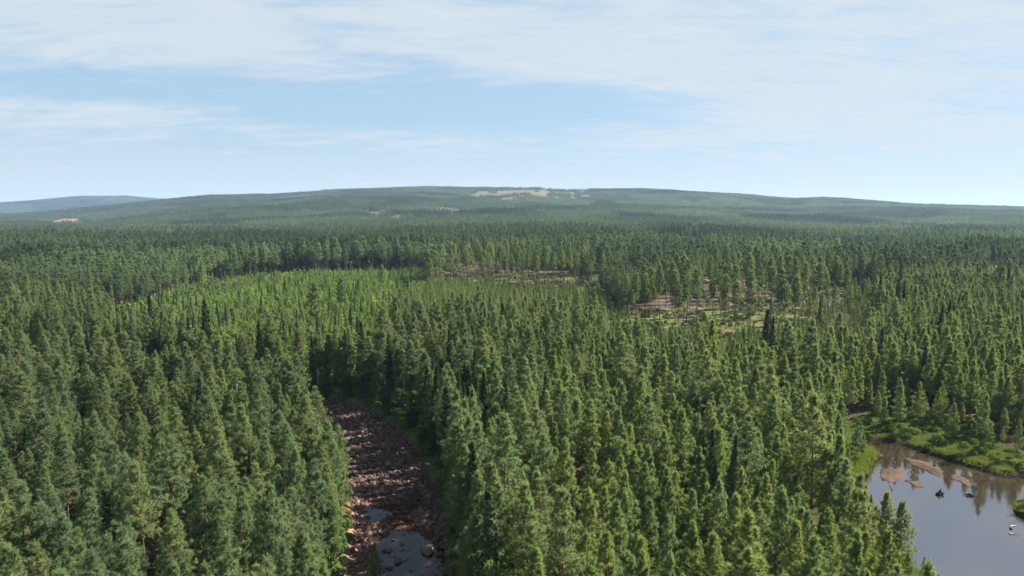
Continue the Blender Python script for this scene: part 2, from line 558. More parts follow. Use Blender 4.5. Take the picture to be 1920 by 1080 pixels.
class Soup:
    """collects triangles and quads"""
    def __init__(self):
        self.V = []; self.F3 = []; self.n = 0

    def add(self, V, F):
        self.V.append(np.asarray(V, float)); self.F3.append(np.asarray(F, np.int64) + self.n); self.n += len(V)

    def blades(self, c, d, L, W, rng, face=None):
        """flat needles: one thin triangle each, the flat side turned up and outwards"""
        k = len(c)
        nt_ = rng.normal(size=(k, 3)) if face is None else face + rng.normal(size=(k, 3)) * .38
        s = np.cross(d, nt_)
        s /= np.linalg.norm(s, axis=1)[:, None] + 1e-9
        L = np.broadcast_to(np.asarray(L, float), (k,))[:, None]; W = np.broadcast_to(np.asarray(W, float), (k,))[:, None]
        V = np.stack([c - s * W / 2, c + s * W / 2, c + d * L], 1).reshape(-1, 3)
        self.add(V, np.arange(3 * k).reshape(-1, 3))

    def leaves(self, c, size, rng, flat=0.0):
        """two-triangle leaf clumps turned every way"""
        k = len(c)
        a = rng.normal(size=(k, 3)); a[:, 2] *= (1 - flat); a /= np.linalg.norm(a, axis=1)[:, None]
        b = np.cross(a, rng.normal(size=(k, 3))); b /= np.linalg.norm(b, axis=1)[:, None]
        s = (size * rng.uniform(0.6, 1.3, k))[:, None]
        V = np.stack([c - a * s, c + b * s * .6, c + a * s, c - b * s * .6], 1).reshape(-1, 3)
        i = np.arange(k)[:, None] * 4
        self.add(V, np.concatenate([i + np.array([0, 1, 2]), i + np.array([0, 2, 3])]))

    def tube(self, pts, rad, n=6):
        pts = np.asarray(pts, float); m_ = len(pts)
        V = []
        for i in range(m_):
            d = pts[min(i + 1, m_ - 1)] - pts[max(i - 1, 0)]
            d /= np.linalg.norm(d) + 1e-9
            a = np.cross(d, [0.31, 0.95, 0.07] if abs(d[2]) > .5 else [0, 0, 1.0]); a /= np.linalg.norm(a)
            b = np.cross(d, a)
            th = np.arange(n) * 2 * math.pi / n
            V.append(pts[i] + rad[i] * (np.cos(th)[:, None] * a + np.sin(th)[:, None] * b))
        V = np.concatenate(V)
        F = []
        for i in range(m_ - 1):
            for j in range(n):
                k = (j + 1) % n
                p, q, r, s = i * n + j, i * n + k, (i + 1) * n + k, (i + 1) * n + j
                F += [(p, q, r), (p, r, s)]
        F += [((m_ - 1) * n, (m_ - 1) * n + j, (m_ - 1) * n + j + 1) for j in range(1, n - 1)]
        F += [(0, j + 1, j) for j in range(1, n - 1)]
        self.add(V, F)

    def get(self):
        return np.concatenate(self.V), np.concatenate(self.F3)


def unit(a):
    return a / (np.linalg.norm(a, axis=-1, keepdims=True) + 1e-9)


def conifer(rng, H, base, R, shape, whorl, nbr, ntuft, nblade, bl, bw, up=(0.15, 0.9), droop=0.0, dead=0, wood=True, side=0.35, rad=None):
    """trunk soup and crown soup of a pine or spruce: whorls of branches carrying tufts of needles"""
    tr, cr = Soup(), Soup()
    bend = rng.normal(size=2) * 0.012 * H
    lean = lambda z: np.array([bend[0] * (z / H) ** 2, bend[1] * (z / H) ** 2, 0])
    rad = rad or 0.0095 * H
    zs = np.linspace(0, H * 0.985, 8)
    tr.tube([lean(z) + [0, 0, z - 0.25 * (z == 0)] for z in zs], [rad * (1 - 0.93 * (z / H)) + (0.3 * rad if z == 0 else 0) for z in zs], 6)
    zb = base * H
    nw = max(3, int((H - zb) / whorl))
    lop = rng.uniform(0, 2 * math.pi)
    C, D = [], []
    for i in range(nw):
        f = (i + rng.uniform(-.3, .3)) / nw
        f = min(max(f, 0.0), 0.985)
        z = zb + f * (H - zb)
        k = max(2, int(round(nbr * (1 - 0.35 * f) + rng.uniform(-.8, .8))))
        a0 = rng.uniform(0, 2 * math.pi)
        for j in range(k):
            a = a0 + j * 2 * math.pi / k + rng.normal() * 0.25
            r = R * shape(f) * rng.uniform(0.68, 1.18) * (1 + 0.15 * math.cos(a - lop))
            if rng.random() < 0.06:
                r *= 0.4
            e = up[0] + (up[1] - up[0]) * f + rng.normal() * 0.1
            dr = np.array([math.cos(a) * math.cos(e), math.sin(a) * math.cos(e), math.sin(e)])
            p0 = lean(z) + np.array([0, 0, z])
            curve = lambda s: p0 + dr * (r * s) + np.array([0, 0, (0.18 - droop) * r * s * s])
            if wood:
                tr.tube([curve(0), curve(0.5), curve(0.92)], [0.012 * r + .012, 0.008 * r + .008, 0.006], 3)
            n = max(2, int(round(ntuft * (0.4 + 0.6 * r / R))))
            s = rng.uniform(0.22, 1.0, n) ** 0.75
            pts = np.array([curve(q) for q in s])
            lat = unit(np.cross(dr, [0, 0, 1.0]))
            spread = (rng.uniform(-1, 1, n) * side * r * (1.1 - 0.75 * s) + rng.normal(size=n) * 0.05)[:, None]
            pts = pts + lat * spread + np.array([0, 0, 1.0]) * (rng.normal(size=n) * 0.06 * R)[:, None]
            td = unit(dr * 0.8 + lat * spread * 1.2 / max(r, .1) + np.array([0, 0, 0.35 - droop]) + rng.normal(size=(n, 3)) * 0.25)
            C.append(np.repeat(pts, nblade, 0))
            D.append(unit(np.repeat(td, nblade, 0) * 0.75 + rng.normal(size=(n * nblade, 3)) * 0.62))
    # leading shoot
    n = 4; nb = max(3, nblade // 2)
    top = np.array([lean(H) + [0, 0, H - 0.06 * H * q] for q in np.linspace(0, 1, n)])
    C.append(np.repeat(top, nb, 0))
    D.append(unit(np.array([0, 0, 1.0]) + rng.normal(size=(n * nb, 3)) * 0.38))
    C = np.concatenate(C); D = np.concatenate(D)
    rad_ = C * [1, 1, 0]
    face = unit(unit(rad_) * .75 + np.array([0, 0, .75]))
    cr.blades(C - D * bl * 0.2, D, bl * rng.uniform(0.7, 1.25, len(C)), bw * rng.uniform(0.7, 1.3, len(C)), rng, face)
    for i in range(dead):
        z = rng.uniform(0.25 * H, max(zb + 0.12 * H, 0.3 * H)); a = rng.uniform(0, 2 * math.pi); r = R * rng.uniform(0.35, 0.85)
        d = np.array([math.cos(a), math.sin(a), rng.uniform(-.25, .15)])
        p0 = lean(z) + [0, 0, z]
        tr.tube([p0, p0 + d * r * .6, p0 + d * r + [0, 0, -0.1]], [0.02, 0.014, 0.005], 3)
    return tr, cr


def broadleaf(rng, H, base, R, nl, size, lean_=0.02, limbs=9, trunk=True):
    tr, cr = Soup(), Soup()
    b = rng.normal(size=2) * lean_ * H
    ln = lambda z: np.array([b[0] * (z / H) ** 1.5, b[1] * (z / H) ** 1.5, z])
    zs = np.linspace(0, H * .9, 6)
    tr.tube([ln(z) - [0, 0, .25 * (z == 0)] for z in zs], [0.0095 * H * (1 - .9 * z / H) for z in zs], 5)
    cl = []
    for i in range(limbs * 3):
        f = rng.uniform(0, 1) ** .9
        z = H * (base + (1 - base) * f * .97)
        r = R * math.sin(math.pi * min(1, .12 + f * .9)) ** .6 * rng.uniform(.45, 1.0)
        a = rng.uniform(0, 2 * math.pi)
        q = ln(z) + [r * math.cos(a), r * math.sin(a), 0]
        cl.append((q, R * rng.uniform(.22, .42)))
        if i < limbs and trunk:
            z0 = max(.12 * H, z - r * 1.2)
            tr.tube([ln(z0), (ln(z0) + q) / 2 + [0, 0, .15 * r], q], [.005 * H, .0035 * H, .01], 3)
    per = max(4, nl // len(cl))
    pts = np.concatenate([q + unit(rng.normal(size=(per, 3))) * s * rng.uniform(.3, 1, (per, 1)) ** .5 * [1, 1, .8] for q, s in cl])
    cr.leaves(pts, size, rng)
    return tr, cr


FORMS = {}


def form(kind, name, tr, cr, leafmat, barkmat):
    """one growth form: separate trunk and crown meshes and one joined mesh for the masses"""
    Vt, Ft = tr.get(); Vc, Fc = cr.get()
    FORMS.setdefault(kind, []).append((mesh(name + '_trunk', Vt, [Ft], [barkmat]), mesh(name + '_crown', Vc, [Fc], [leafmat]),
                                       mesh(name, np.r_[Vt, Vc], [np.r_[Ft, Fc + len(Vt)]], [barkmat, leafmat], np.r_[np.zeros(len(Ft)), np.ones(len(Fc))])))


pine_shape = lambda f: (0.62 + 0.38 * min(1, f / 0.2)) * max(0.07, (1 - f) ** 0.82) * 1.12
old_mid = lambda f: (0.6 + 0.4 * min(1, f / 0.2)) * max(0.1, (1 - f) ** 0.7)
old_shape = lambda f: (0.55 + 0.45 * min(1, f / 0.3)) * max(0.18, (1 - f ** 2.2) ** 0.7)
spr_shape = lambda f: max(0.05, (1 - f) ** 0.85)
R0 = lambda s: np.random.default_rng(s)
for i in range(8):
    g = R0(100 + i)
    form('pine', 'pine_form', *conifer(g, 15, g.uniform(.36, .5), g.uniform(2.2, 2.7), pine_shape, .66, 6.0, 15, 25, .46, .056, (0.0, .75), dead=16, side=.5), 'pine_needles', 'pine_bark')
for i in range(6):
    g = R0(140 + i)
    form('young_pine', 'young_pine_form', *conifer(g, 12.5, g.uniform(.22, .36), g.uniform(2.1, 2.5), lambda f: (.75 + .25 * min(1, f / .15)) * max(.05, (1 - f) ** .80) * 1.06, .62, 6.0, 14, 24, .46, .056, (0.05, .85), dead=8, side=.5), 'young_pine_needles', 'pine_bark')
for i in range(5):
    g = R0(180 + i)
    form('spruce', 'spruce_form', *conifer(g, 15, .04, g.uniform(1.7, 2.1), spr_shape, .42, 6.5, 10, 9, .38, .18, (-.25, .5), droop=.22, dead=0), 'spruce_needles', 'spruce_bark')
for i in range(4):
    g = R0(220 + i)
    form('birch', 'birch_form', *broadleaf(g, 12, .16, g.uniform(1.9, 2.3), 5200, .17, limbs=14), 'birch_leaves', 'birch_bark')
for i in range(5):
    g = R0(240 + i)
    form('tall_pine', 'tall_pine_form', *conifer(g, 20, g.uniform(.5, .6), g.uniform(2.3, 2.9), old_shape, .62, 5, 10, 10, .6, .28, (-.05, .75), dead=10, rad=.17), 'pine_needles', 'pine_bark')
# plainer forms for the middle distance
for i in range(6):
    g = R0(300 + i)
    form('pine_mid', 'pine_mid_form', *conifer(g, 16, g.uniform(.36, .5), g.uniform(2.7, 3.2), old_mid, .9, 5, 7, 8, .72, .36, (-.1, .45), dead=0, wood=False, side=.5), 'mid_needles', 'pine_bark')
for i in range(4):
    g = R0(340 + i)
    form('spruce_mid', 'spruce_mid_form', *conifer(g, 15, .05, g.uniform(1.7, 2.0), spr_shape, .75, 5, 6, 6, .6, .36, (-.2, .5), droop=.2, wood=False), 'spruce_needles', 'spruce_bark')
for i in range(4):
    g = R0(360 + i)
    form('birch_mid', 'birch_mid_form', *broadleaf(g, 12, .14, g.uniform(1.9, 2.3), 800, .40, limbs=8), 'birch_leaves', 'birch_bark')
for i in range(4):
    g = R0(380 + i)
    form('young_mid', 'young_mid_form', *conifer(g, 12.5, .18, g.uniform(2.3, 2.7), lambda f: max(.07, (1 - f) ** .8), .8, 5, 7, 8, .62, .32, (-.05, .5), wood=False, side=.5), 'young_pine_needles', 'pine_bark')
for i in range(5):
    g = R0(400 + i)
    if i < 2:
        form('sapling', 'sapling_form', *conifer(g, 4.6, .05, g.uniform(1.25, 1.5), lambda f: max(.12, (1 - f) ** .7), .42, 5.5, 7, 8, .46, .20, (.15, 1.0), wood=False), 'sapling_leaves', 'pine_bark')
    else:
        form('sapling', 'sapling_form', *broadleaf(g, 4.8, .06, g.uniform(1.25, 1.5), 1100, .17, limbs=7), 'sapling_leaves', 'birch_bark')

# bushes, grass, far trees
for i in range(4):
    g = R0(500 + i); tr, cr = Soup(), Soup()
    for j in range(5):
        a = g.uniform(0, 6.3); q = np.array([math.cos(a), math.sin(a), 0]) * g.uniform(.1, .5)
        tr.tube([q * .2 - [0, 0, .1], q + [0, 0, g.uniform(.5, .9)]], [.02, .006], 3)
    pts = unit(g.normal(size=(420, 3))) * g.uniform(.35, 1, (420, 1)) ** .5 * [.75, .75, .55] + [0, 0, .5]
    cr.leaves(pts, .11, g)
    form('bush', 'bush_form', tr, cr, 'shrub_leaves', 'spruce_bark')
for i in range(4):
    g = R0(520 + i); cr = Soup()
    n = 70
    c = np.c_[g.normal(size=(n, 2)) * .38, np.full(n, -.05)]
    d = unit(np.c_[g.normal(size=(n, 2)) * .45, np.ones(n)])
    cr.blades(c, d, g.uniform(.35, .75, n), .07, g)
    V, F = cr.get()
    FORMS.setdefault('grass', []).append((None, None, mesh('grass_form', V, [F], ['grass_blades'])))
for i in range(4):                                       # fallen brash on the felled ground
    g = R0(540 + i); s = Soup()
    for j in range(16):
        a = g.uniform(0, 6.3); L = g.uniform(.6, 2.4); c = np.r_[g.normal(size=2) * 1.0, g.uniform(.03, .3)]
        d = np.array([math.cos(a), math.sin(a), g.uniform(-.08, .12)])
        s.tube([c - d * L / 2, c + d * L / 2], [g.uniform(.025, .07), .02], 4)
    V, F = s.get()
    FORMS.setdefault('brash', []).append((None, None, mesh('brash_form', V, [F], ['dead_wood'])))


def far_tree(s, g, x, y, h, r):
    """a small ragged cone of needle sprays"""
    n = 26
    f = g.uniform(0, 1, n) ** 1.25 * .93
    a = g.uniform(0, 6.283, n)
    rr = r * (1 - f) ** .7 * g.uniform(.25, .75, n)
    z = h * (.28 + .72 * f)
    c = np.c_[x + rr * np.cos(a), y + rr * np.sin(a), z]
    d = unit(np.c_[np.cos(a) * .8, np.sin(a) * .8, g.uniform(.1, 1.1, n)])
    s.blades(c - d * r * .3, d, g.uniform(.7, 1.3, n) * r * 1.0, r * .75, g)
    tip = np.array([[x, y, h * .84]] * 3)
    s.blades(tip, unit(np.c_[g.normal(size=(3, 2)) * .12, np.ones(3)]), h * .17, r * .45, g)


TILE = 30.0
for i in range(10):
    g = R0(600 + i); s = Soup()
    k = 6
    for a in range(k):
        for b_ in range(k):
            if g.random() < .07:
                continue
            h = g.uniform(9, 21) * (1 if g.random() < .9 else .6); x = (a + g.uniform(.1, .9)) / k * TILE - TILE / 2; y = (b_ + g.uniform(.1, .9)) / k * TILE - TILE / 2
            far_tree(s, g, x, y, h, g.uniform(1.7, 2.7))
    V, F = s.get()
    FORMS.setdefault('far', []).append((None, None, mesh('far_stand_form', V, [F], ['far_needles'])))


def stone_mesh(g, name, mat, sub=2, rough=.22):
    bm = bmesh.new()
    bmesh.ops.create_icosphere(bm, subdivisions=sub, radius=1)
    ax = g.normal(size=(9, 3)); ax = unit(ax); off = g.uniform(.55, .95, 9)
    for w in bm.verts:
        p = np.array(w.co)
        dd = ax @ p
        for q in range(9):
            e = float(ax[q] @ p) - off[q]
            if e > 0:
                p = p - ax[q] * e * .85
        p *= 1 + g.normal() * .03
        w.co = p * [1.0, .8, .62]
    me = bpy.data.meshes.new(name)
    bm.to_mesh(me); bm.free()
    me.materials.append(MATS[mat])
    for f in me.polygons:
        f.use_smooth = False
    return me


for i in range(8):
    FORMS.setdefault('stone', []).append((None, None, stone_mesh(R0(700 + i), 'stone_form', 'river_stone', 2)))
for i in range(4):
    FORMS.setdefault('rock', []).append((None, None, stone_mesh(R0(720 + i), 'rock_form', 'grey_rock', 2)))


# ------------------------------------------------------------------ object helpers
def tag(o, label=None, cat=None, group=None, kind=None):
    for k, v_ in (('label', label), ('category', cat), ('group', group), ('kind', kind)):
        if v_:
            o[k] = v_
    return o


def obj(name, me, parent=None, loc=None):
    o = bpy.data.objects.new(name, me)
    COL.objects.link(o)
    if parent:
        o.parent = parent
    if loc is not None:
        o.location = loc
    return o


def mass(name, kinds, xyz, idx, rot, scl, label, cat):
    """one object that stands many plants on given points"""
    xyz = np.asarray(xyz, float)
    if len(xyz) == 0:
        return None
    col = bpy.data.collections.new(name + '_forms')
    n = 0
    for k in kinds:
        for f in FORMS[k]:
            o = bpy.data.objects.new('form_%03d_%s' % (n, name), f[2])
            col.objects.link(o); n += 1
    me = bpy.data.meshes.new(name)
    me.vertices.add(len(xyz)); me.vertices.foreach_set('co', xyz.astype(np.float32).ravel())
    for an, ty, dat, key in (('pick', 'INT', np.asarray(idx, np.int32), 'value'), ('turn', 'FLOAT_VECTOR', np.asarray(rot, np.float32).ravel(), 'vector'),
                             ('size', 'FLOAT_VECTOR', np.asarray(scl, np.float32).ravel(), 'vector')):
        a = me.attributes.new(an, ty, 'POINT'); a.data.foreach_set(key, dat)
    me.update()
    o = obj(name, me)
    ng = bpy.data.node_groups.new(name + '_nodes', 'GeometryNodeTree')
    ng.interface.new_socket('Geometry', in_out='INPUT', socket_type='NodeSocketGeometry')
    ng.interface.new_socket('Geometry', in_out='OUTPUT', socket_type='NodeSocketGeometry')
    N = ng.nodes
    gi, go = N.new('NodeGroupInput'), N.new('NodeGroupOutput')
    ci = N.new('GeometryNodeCollectionInfo')
    ci.inputs['Collection'].default_value = col
    ci.inputs['Separate Children'].default_value = True
    ci.inputs['Reset Children'].default_value = True
    ip = N.new('GeometryNodeInstanceOnPoints')
    ip.inputs['Pick Instance'].default_value = True

    def attr(nm, ty):
        a = N.new('GeometryNodeInputNamedAttribute'); a.data_type = ty; a.inputs['Name'].default_value = nm
        return next(s for s in a.outputs if s.enabled and s.name == 'Attribute')
    L = ng.links.new
    L(gi.outputs[0], ip.inputs['Points']); L(ci.outputs[0], ip.inputs['Instance'])
    L(attr('pick', 'INT'), ip.inputs['Instance Index'])
    L(attr('turn', 'FLOAT_VECTOR'), ip.inputs['Rotation'])
    L(attr('size', 'FLOAT_VECTOR'), ip.inputs['Scale'])
    L(ip.outputs[0], go.inputs[0])
    md = o.modifiers.new('planting', 'NODES'); md.node_group = ng
    return tag(o, label, cat, None, 'stuff')


def grow(kind, x, y, z, i, rot, s, sz, label, cat, group, name=None):
    """one tree as a thing of its own: an Empty at its foot with trunk and crown"""
    f = FORMS[kind][i % len(FORMS[kind])]
    r = bpy.data.objects.new(name or kind + '_tree', None)
    r.empty_display_size = .5
    COL.objects.link(r)
    r.location = (x, y, z); r.rotation_euler = rot; r.scale = (s, s, sz)
    tag(r, label, cat, group)
    obj('trunk', f[0], r); obj('crown', f[1], r)
    return r


# ------------------------------------------------------------------ the ground sheet
az_f = np.radians(np.arange(-47, 47.01, 0.19))
az_b = np.radians(np.r_[np.arange(52, 310, 6.0)])
AZ = np.r_[az_f, az_b]
RR = np.r_[np.geomspace(6, 60, 26)[:-1], np.geomspace(60, 320, 215)[:-1], np.geomspace(320, 9800, 250)]
A, Rr = np.meshgrid(AZ, RR)
gx, gy = Rr * np.sin(A), Rr * np.cos(A)
gz = height(gx.ravel(), gy.ravel())
na, nr = len(AZ), len(RR)
V = np.c_[gx.ravel(), gy.ravel(), gz]
V = np.r_[V, [[0, 0, float(height(np.array([0.0]), np.array([0.0]))[0])]]]
ii = (np.arange(nr - 1)[:, None] * na + np.arange(na)[None, :]).ravel()
jj = (np.arange(nr - 1)[:, None] * na + ((np.arange(na) + 1) % na)[None, :]).ravel()
quads = np.c_[ii, ii + na, jj + na, jj]
fan = np.c_[np.full(na, len(V) - 1), np.arange(na), (np.arange(na) + 1) % na]
gme = mesh('ground', V, [quads[:, ::-1], fan[:, ::-1]], ['forest_floor'], smooth=True)
if gme.polygons[1000].normal.z < 0:
    gme.flip_normals()


def soil(x, y):
    n = len(x)
    c = np.tile(np.array([0.066, 0.054, 0.030]), (n, 1))
    nz = fbm(x, y, 14, 51); nb = fbm(x, y, 40, 53)

    def put(mask, col, amt=1.0):
        k = (np.asarray(mask, float) * amt)[:, None]
        c[:] = c * (1 - k) + np.array(col) * k
    r = np.hypot(x, y)
    put(r > 1300, (0.055, 0.068, 0.030))
    put((r > 400) & (r < 1350) & (fbm(x, y, 120, 91) > .27), (0.062, 0.074, 0.032))
    put(inside(x, y, PLANT), (0.085, 0.115, 0.030))
    put(inside(x, y, MEADOW) & (nz > -.2), (0.095, 0.112, 0.036))
    put(inside(x, y, MID), (0.085, 0.10, 0.034))
    put(inside(x, y, BOG), (0.066, 0.062, 0.024))
    put(inside(x, y, BOG) & (nz > .1), (0.045, 0.056, 0.019))
    put(inside(x, y, THIN), (0.11, 0.118, 0.058))
    for pg, sp in ((SEED1, 1), (SEED2, 0)):
        q = inside(x, y, pg)
        put(q, (0.120, 0.108, 0.042))
        put(q & (nz > 0.1), (0.088, 0.108, 0.032))
        ym = y.min() if not q.any() else np.quantile(y[q], .55)
        put(q & ((y > ym) & (nb > -.25) | (nz < -.25)), (0.112, 0.090, 0.064))
    put(inside(x, y, FRINGE), (0.20, 0.165, 0.11))
    for k, pg in enumerate(CUTS):
        q = cut(x, y, pg)
        put(q, ((0.130, 0.112, 0.074), (0.180, 0.125, 0.092), (0.105, 0.118, 0.062), (0.200, 0.142, 0.110), (0.15, 0.10, 0.07))[k])
        put(q & (fbm(x, y, 60, 61) > .2), (0.10, 0.105, 0.055), .7)
    d, _, _ = seg_dist(x, y, ROAD)
    put(d < 4.0, (0.24, 0.20, 0.15))
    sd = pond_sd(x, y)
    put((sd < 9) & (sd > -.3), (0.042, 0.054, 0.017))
    put(sd <= .75, (0.022, 0.017, 0.012))  # dark peat along the waterline, the bank's shaded edge put into its colour
    d, par, s = riv_d(x, y)
    put((d < RIV_W + 5), (0.060, 0.078, 0.024))
    put(d < RIV_W - .4, (0.050, 0.028, 0.021))
    put((d < RIV_W + .8) & (d > 2.9) & (s > 0) & (par < 16), (0.235, 0.135, 0.088))
    return c


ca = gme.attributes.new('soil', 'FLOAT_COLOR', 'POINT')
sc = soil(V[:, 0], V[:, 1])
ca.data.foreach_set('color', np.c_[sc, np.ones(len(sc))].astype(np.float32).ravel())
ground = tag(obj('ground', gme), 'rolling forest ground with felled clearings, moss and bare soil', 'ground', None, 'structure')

# water sheets
bm = bmesh.new()
cen = POND.mean(0)
_, _, _ = 0, 0, 0
loop = [bm.verts.new((p[0], p[1], 0)) for p in POND]
f = bm.faces.new(loop)
bmesh.ops.triangulate(bm, faces=[f])
# widen under the bank
be = [e for e in bm.edges if e.is_boundary]
for w in bm.verts:
    pass
pm = bpy.data.meshes.new('pond'); bm.to_mesh(pm); bm.free()
# offset outline outwards a little so that the shore hides the rim
PO = POND.copy()
area = 0.5 * np.sum(POND[:, 0] * np.roll(POND[:, 1], -1) - np.roll(POND[:, 0], -1) * POND[:, 1])
tn = np.roll(POND, -1, 0) - np.roll(POND, 1, 0); tn /= np.hypot(tn[:, 0], tn[:, 1])[:, None]
nn = np.c_[tn[:, 1], -tn[:, 0]] * (1 if area > 0 else -1)
PO = POND + nn * 1.0
for w, p in zip(pm.vertices, PO):
    w.co = (p[0], p[1], 0)
pm.materials.append(MATS['pond_water'])
pm.update()
if pm.polygons[0].normal.z < 0:
    pm.flip_normals()
pond = tag(obj('pond_water', pm, None, (0, 0, -0.80)), 'still brown pond reflecting the pale sky', 'pond', None, 'structure')
wd_ = (RIV_W + RIV_EX[:70] + .5)[:, None]
L_ = RIV[:70] + nrm_[:70] * wd_; R_ = RIV[:70] - nrm_[:70] * wd_
Vr = np.r_[np.c_[L_, np.zeros(70)], np.c_[R_, np.zeros(70)]]
k = np.arange(69)
rm = mesh('river_water', Vr, [np.c_[k, k + 70, k + 71, k + 1]], ['river_water'])
if rm.polygons[0].normal.z < 0:
    rm.flip_normals()
tag(obj('river_water', rm, None, (0, 0, RIV_WATER)), 'dark shallow pools left among the river stones', 'river', None, 'structure')


# ------------------------------------------------------------------ where the trees stand
def scatter(x0, x1, y0, y1, cell, rng, jit=.85):
    xs = np.arange(x0, x1, cell); ys = np.arange(y0, y1, cell)
    a, b = np.meshgrid(xs, ys)
    a = a.ravel() + rng.uniform(-.5, .5, a.size) * cell * jit + cell / 2
    b = b.ravel() + rng.uniform(-.5, .5, b.size) * cell * jit + cell / 2
    return a, b


def in_view(x, y, lim=43.0, pad=14):
    return np.abs(x) < np.tan(math.radians(lim)) * y + pad


def project(x, y, z):
    dz = z - CAM_H
    dep = y * CP - dz * SP
    return 960 + FPX * x / dep, 540 - FPX * (y * SP + dz * CP) / dep, dep


trees = []        # rows of (kind, x, y, height factor, zone)


def add(kind, x, y, h, zone):
    trees.append((kind, np.asarray(x), np.asarray(y), np.asarray(h), zone))


rng = R0(5)
x, y = scatter(-420, 420, 28, 400, 3.35, rng)
keep = in_view(x, y)
x, y = x[keep], y[keep]
d, par, s = riv_d(x, y); sd = pond_sd(x, y)
ok = (d > RIV_W + np.where(s > 0, 1.4, 2.4)) & (sd > np.where(y < 118, 1.6, 4.5))
x, y, d, s, sd = x[ok], y[ok], d[ok], s[ok], sd[ok]
tx, ty, _ = project(x, y, np.full(len(x), 11.5))
shore = np.interp(ty, [800, 830, 925, 960, 990, 1040, 1080, 1150], [1585, 1595, 1606, 1630, 1668, 1688, 1738, 1800])
low_ = (tx > shore) & (y < 125) & (x > 0)
open_ = low_ & (rng.random(len(x)) < .08)
for pg in (PLANT, SEED1, SEED2, MID, BOG):
    open_ |= inside(x, y, pg)
x, y, d, s, sd, low_ = x[~open_], y[~open_], d[~open_], s[~open_], sd[~open_], low_[~open_]
gap = fbm(x, y, 22, 71)
u_ = rng.random(len(x))
ok = u_ > np.where((gap > .42) & (y > 118), .75, .08)
x, y, d, s, sd, gap, low_ = x[ok], y[ok], d[ok], s[ok], sd[ok], gap[ok], low_[ok]
left = (s > 0) & (d < 990) | (x < -60)
YOUNG = sstep(-.35, .25, fbm(x, y, 70, 73) + np.where((x > 5) & (y < 170), .35, -.25) + np.where((x > 60) & (y > 130), .35, 0))
pick = rng.random(len(x))
riverside = (d < RIV_W + 13) & (s < 0) & (y > 105)
sp = pick < np.where(riverside, .42, np.where((x > 40) & (y > 150), .09, .02))
bi = ~sp & (pick > np.where(riverside, .72, .972))
yp = ~sp & ~bi & (rng.random(len(x)) < YOUNG * .92)
pi = ~sp & ~bi & ~yp
far_n = np.hypot(x, y) > 235
hp = (0.92 + .14 * rng.normal(size=len(x)) + .10 * fbm(x, y, 45, 77) - .25 * (rng.random(len(x)) < .10)).clip(.5, 1.32)
hp = hp * np.where(left, .97, 1.0) * np.where(inside(x, y, FRONT1), .46, 1.0) * np.where(low_, .46, 1.0)
add('pine', x[pi], y[pi], hp[pi], 'stand')
add('young_pine', x[yp], y[yp], (hp * 1.0)[yp], 'stand')
add('spruce', x[sp], y[sp], (hp * rng.uniform(.65, 1.15, len(x)))[sp], 'stand')
add('birch', x[bi], y[bi], (hp * rng.uniform(.8, 1.1, len(x)))[bi], 'stand')

# a close row along the shaded right bank, a looser one on the left
for sg, n_, o0, hh in ((-1, 95, 1.5, 1.04), (1, 60, 1.3, .92)):
    par = rng.uniform(0, 62, n_); i0 = par.astype(int)
    pos = RIV[i0] + sg * nrm_[i0] * (RIV_W + RIV_EX[i0] + o0 + rng.uniform(0, 1.6, n_))[:, None]
    d, _, s = riv_d(pos[:, 0], pos[:, 1]); pos = pos[(d > RIV_W + 1.0)]
    hh_ = hh * rng.uniform(.8, 1.12, len(pos)) * (1 if sg < 0 else .85); pk = rng.random(len(pos))
    for kd, a, b_ in (('pine', 0, .5), ('spruce', .5, .72 if sg < 0 else .55), ('birch', .72 if sg < 0 else .55, .86 if sg < 0 else .66), ('young_pine', .86 if sg < 0 else .66, 1.01)):
        q = (pk >= a) & (pk < b_)
        add(kd, pos[q, 0], pos[q, 1], hh_[q], 'stand')

# plantation of bright young trees
x, y = scatter(-330, 40, 130, 480, 2.45, rng)
q = inside(x, y, PLANT) & ~(inside(x, y, MEADOW) & (rng.random(len(x)) > .3))
x, y = x[q], y[q]
d, par, s = riv_d(x, y)
q = (d > RIV_W + 3) & (rng.random(len(x)) > np.where(fbm(x, y, 16, 81) > .35, .6, .12))
x, y = x[q], y[q]
near_edge = sstep(250, 165, np.hypot(x, y))
h = rng.uniform(.5, 1.0, len(x)) * (1 + .30 * near_edge) * (1 + .3 * fbm(x, y, 25, 83))
pk = rng.random(len(x))
a_ = pk > .14 + .38 * sstep(.25, .8, near_edge)
add('sapling', x[a_], y[a_], h[a_], 'plantation')
q = ~a_ & (pk < .04); add('spruce', x[q], y[q], (.32 + .3 * rng.random(q.sum())) * (1 + .5 * near_edge[q]), 'plantation')
q = ~a_ & (((pk >= .05) & (pk < .085)) | ((pk > .14) & (pk < .26))); add('birch', x[q], y[q], .35 + .3 * rng.random(q.sum()), 'plantation')
q = ~a_ & (((pk >= .085) & (pk < .11)) | (pk >= .30)); add('young_pine', x[q], y[q], .32 + .35 * rng.random(q.sum()), 'plantation')
# low growth behind the middle stand and on the bog
x, y = scatter(-120, 130, 180, 480, 3.0, rng)
q = inside(x, y, MID) & (rng.random(len(x)) > .25)
x, y = x[q], y[q]
add('young_pine', x, y, rng.uniform(.25, .5, len(x)), 'mid')
x, y = scatter(-30, 330, 100, 480, 4.2, rng)
q = inside(x, y, BOG) & (rng.random(len(x)) > .2) & (pond_sd(x, y) > 6)
x, y = x[q], y[q]
add('young_pine', x, y, rng.uniform(.25, .85, len(x)), 'bog')
x, y = scatter(40, 330, 180, 480, 4.5, rng)
q = inside(x, y, SEED1) & (rng.random(len(x)) > .80 - .45 * sstep(250, 215, np.hypot(x, y)))
x, y = x[q], y[q]
add('sapling', x, y, rng.uniform(.25, .9, len(x)), 'seed')
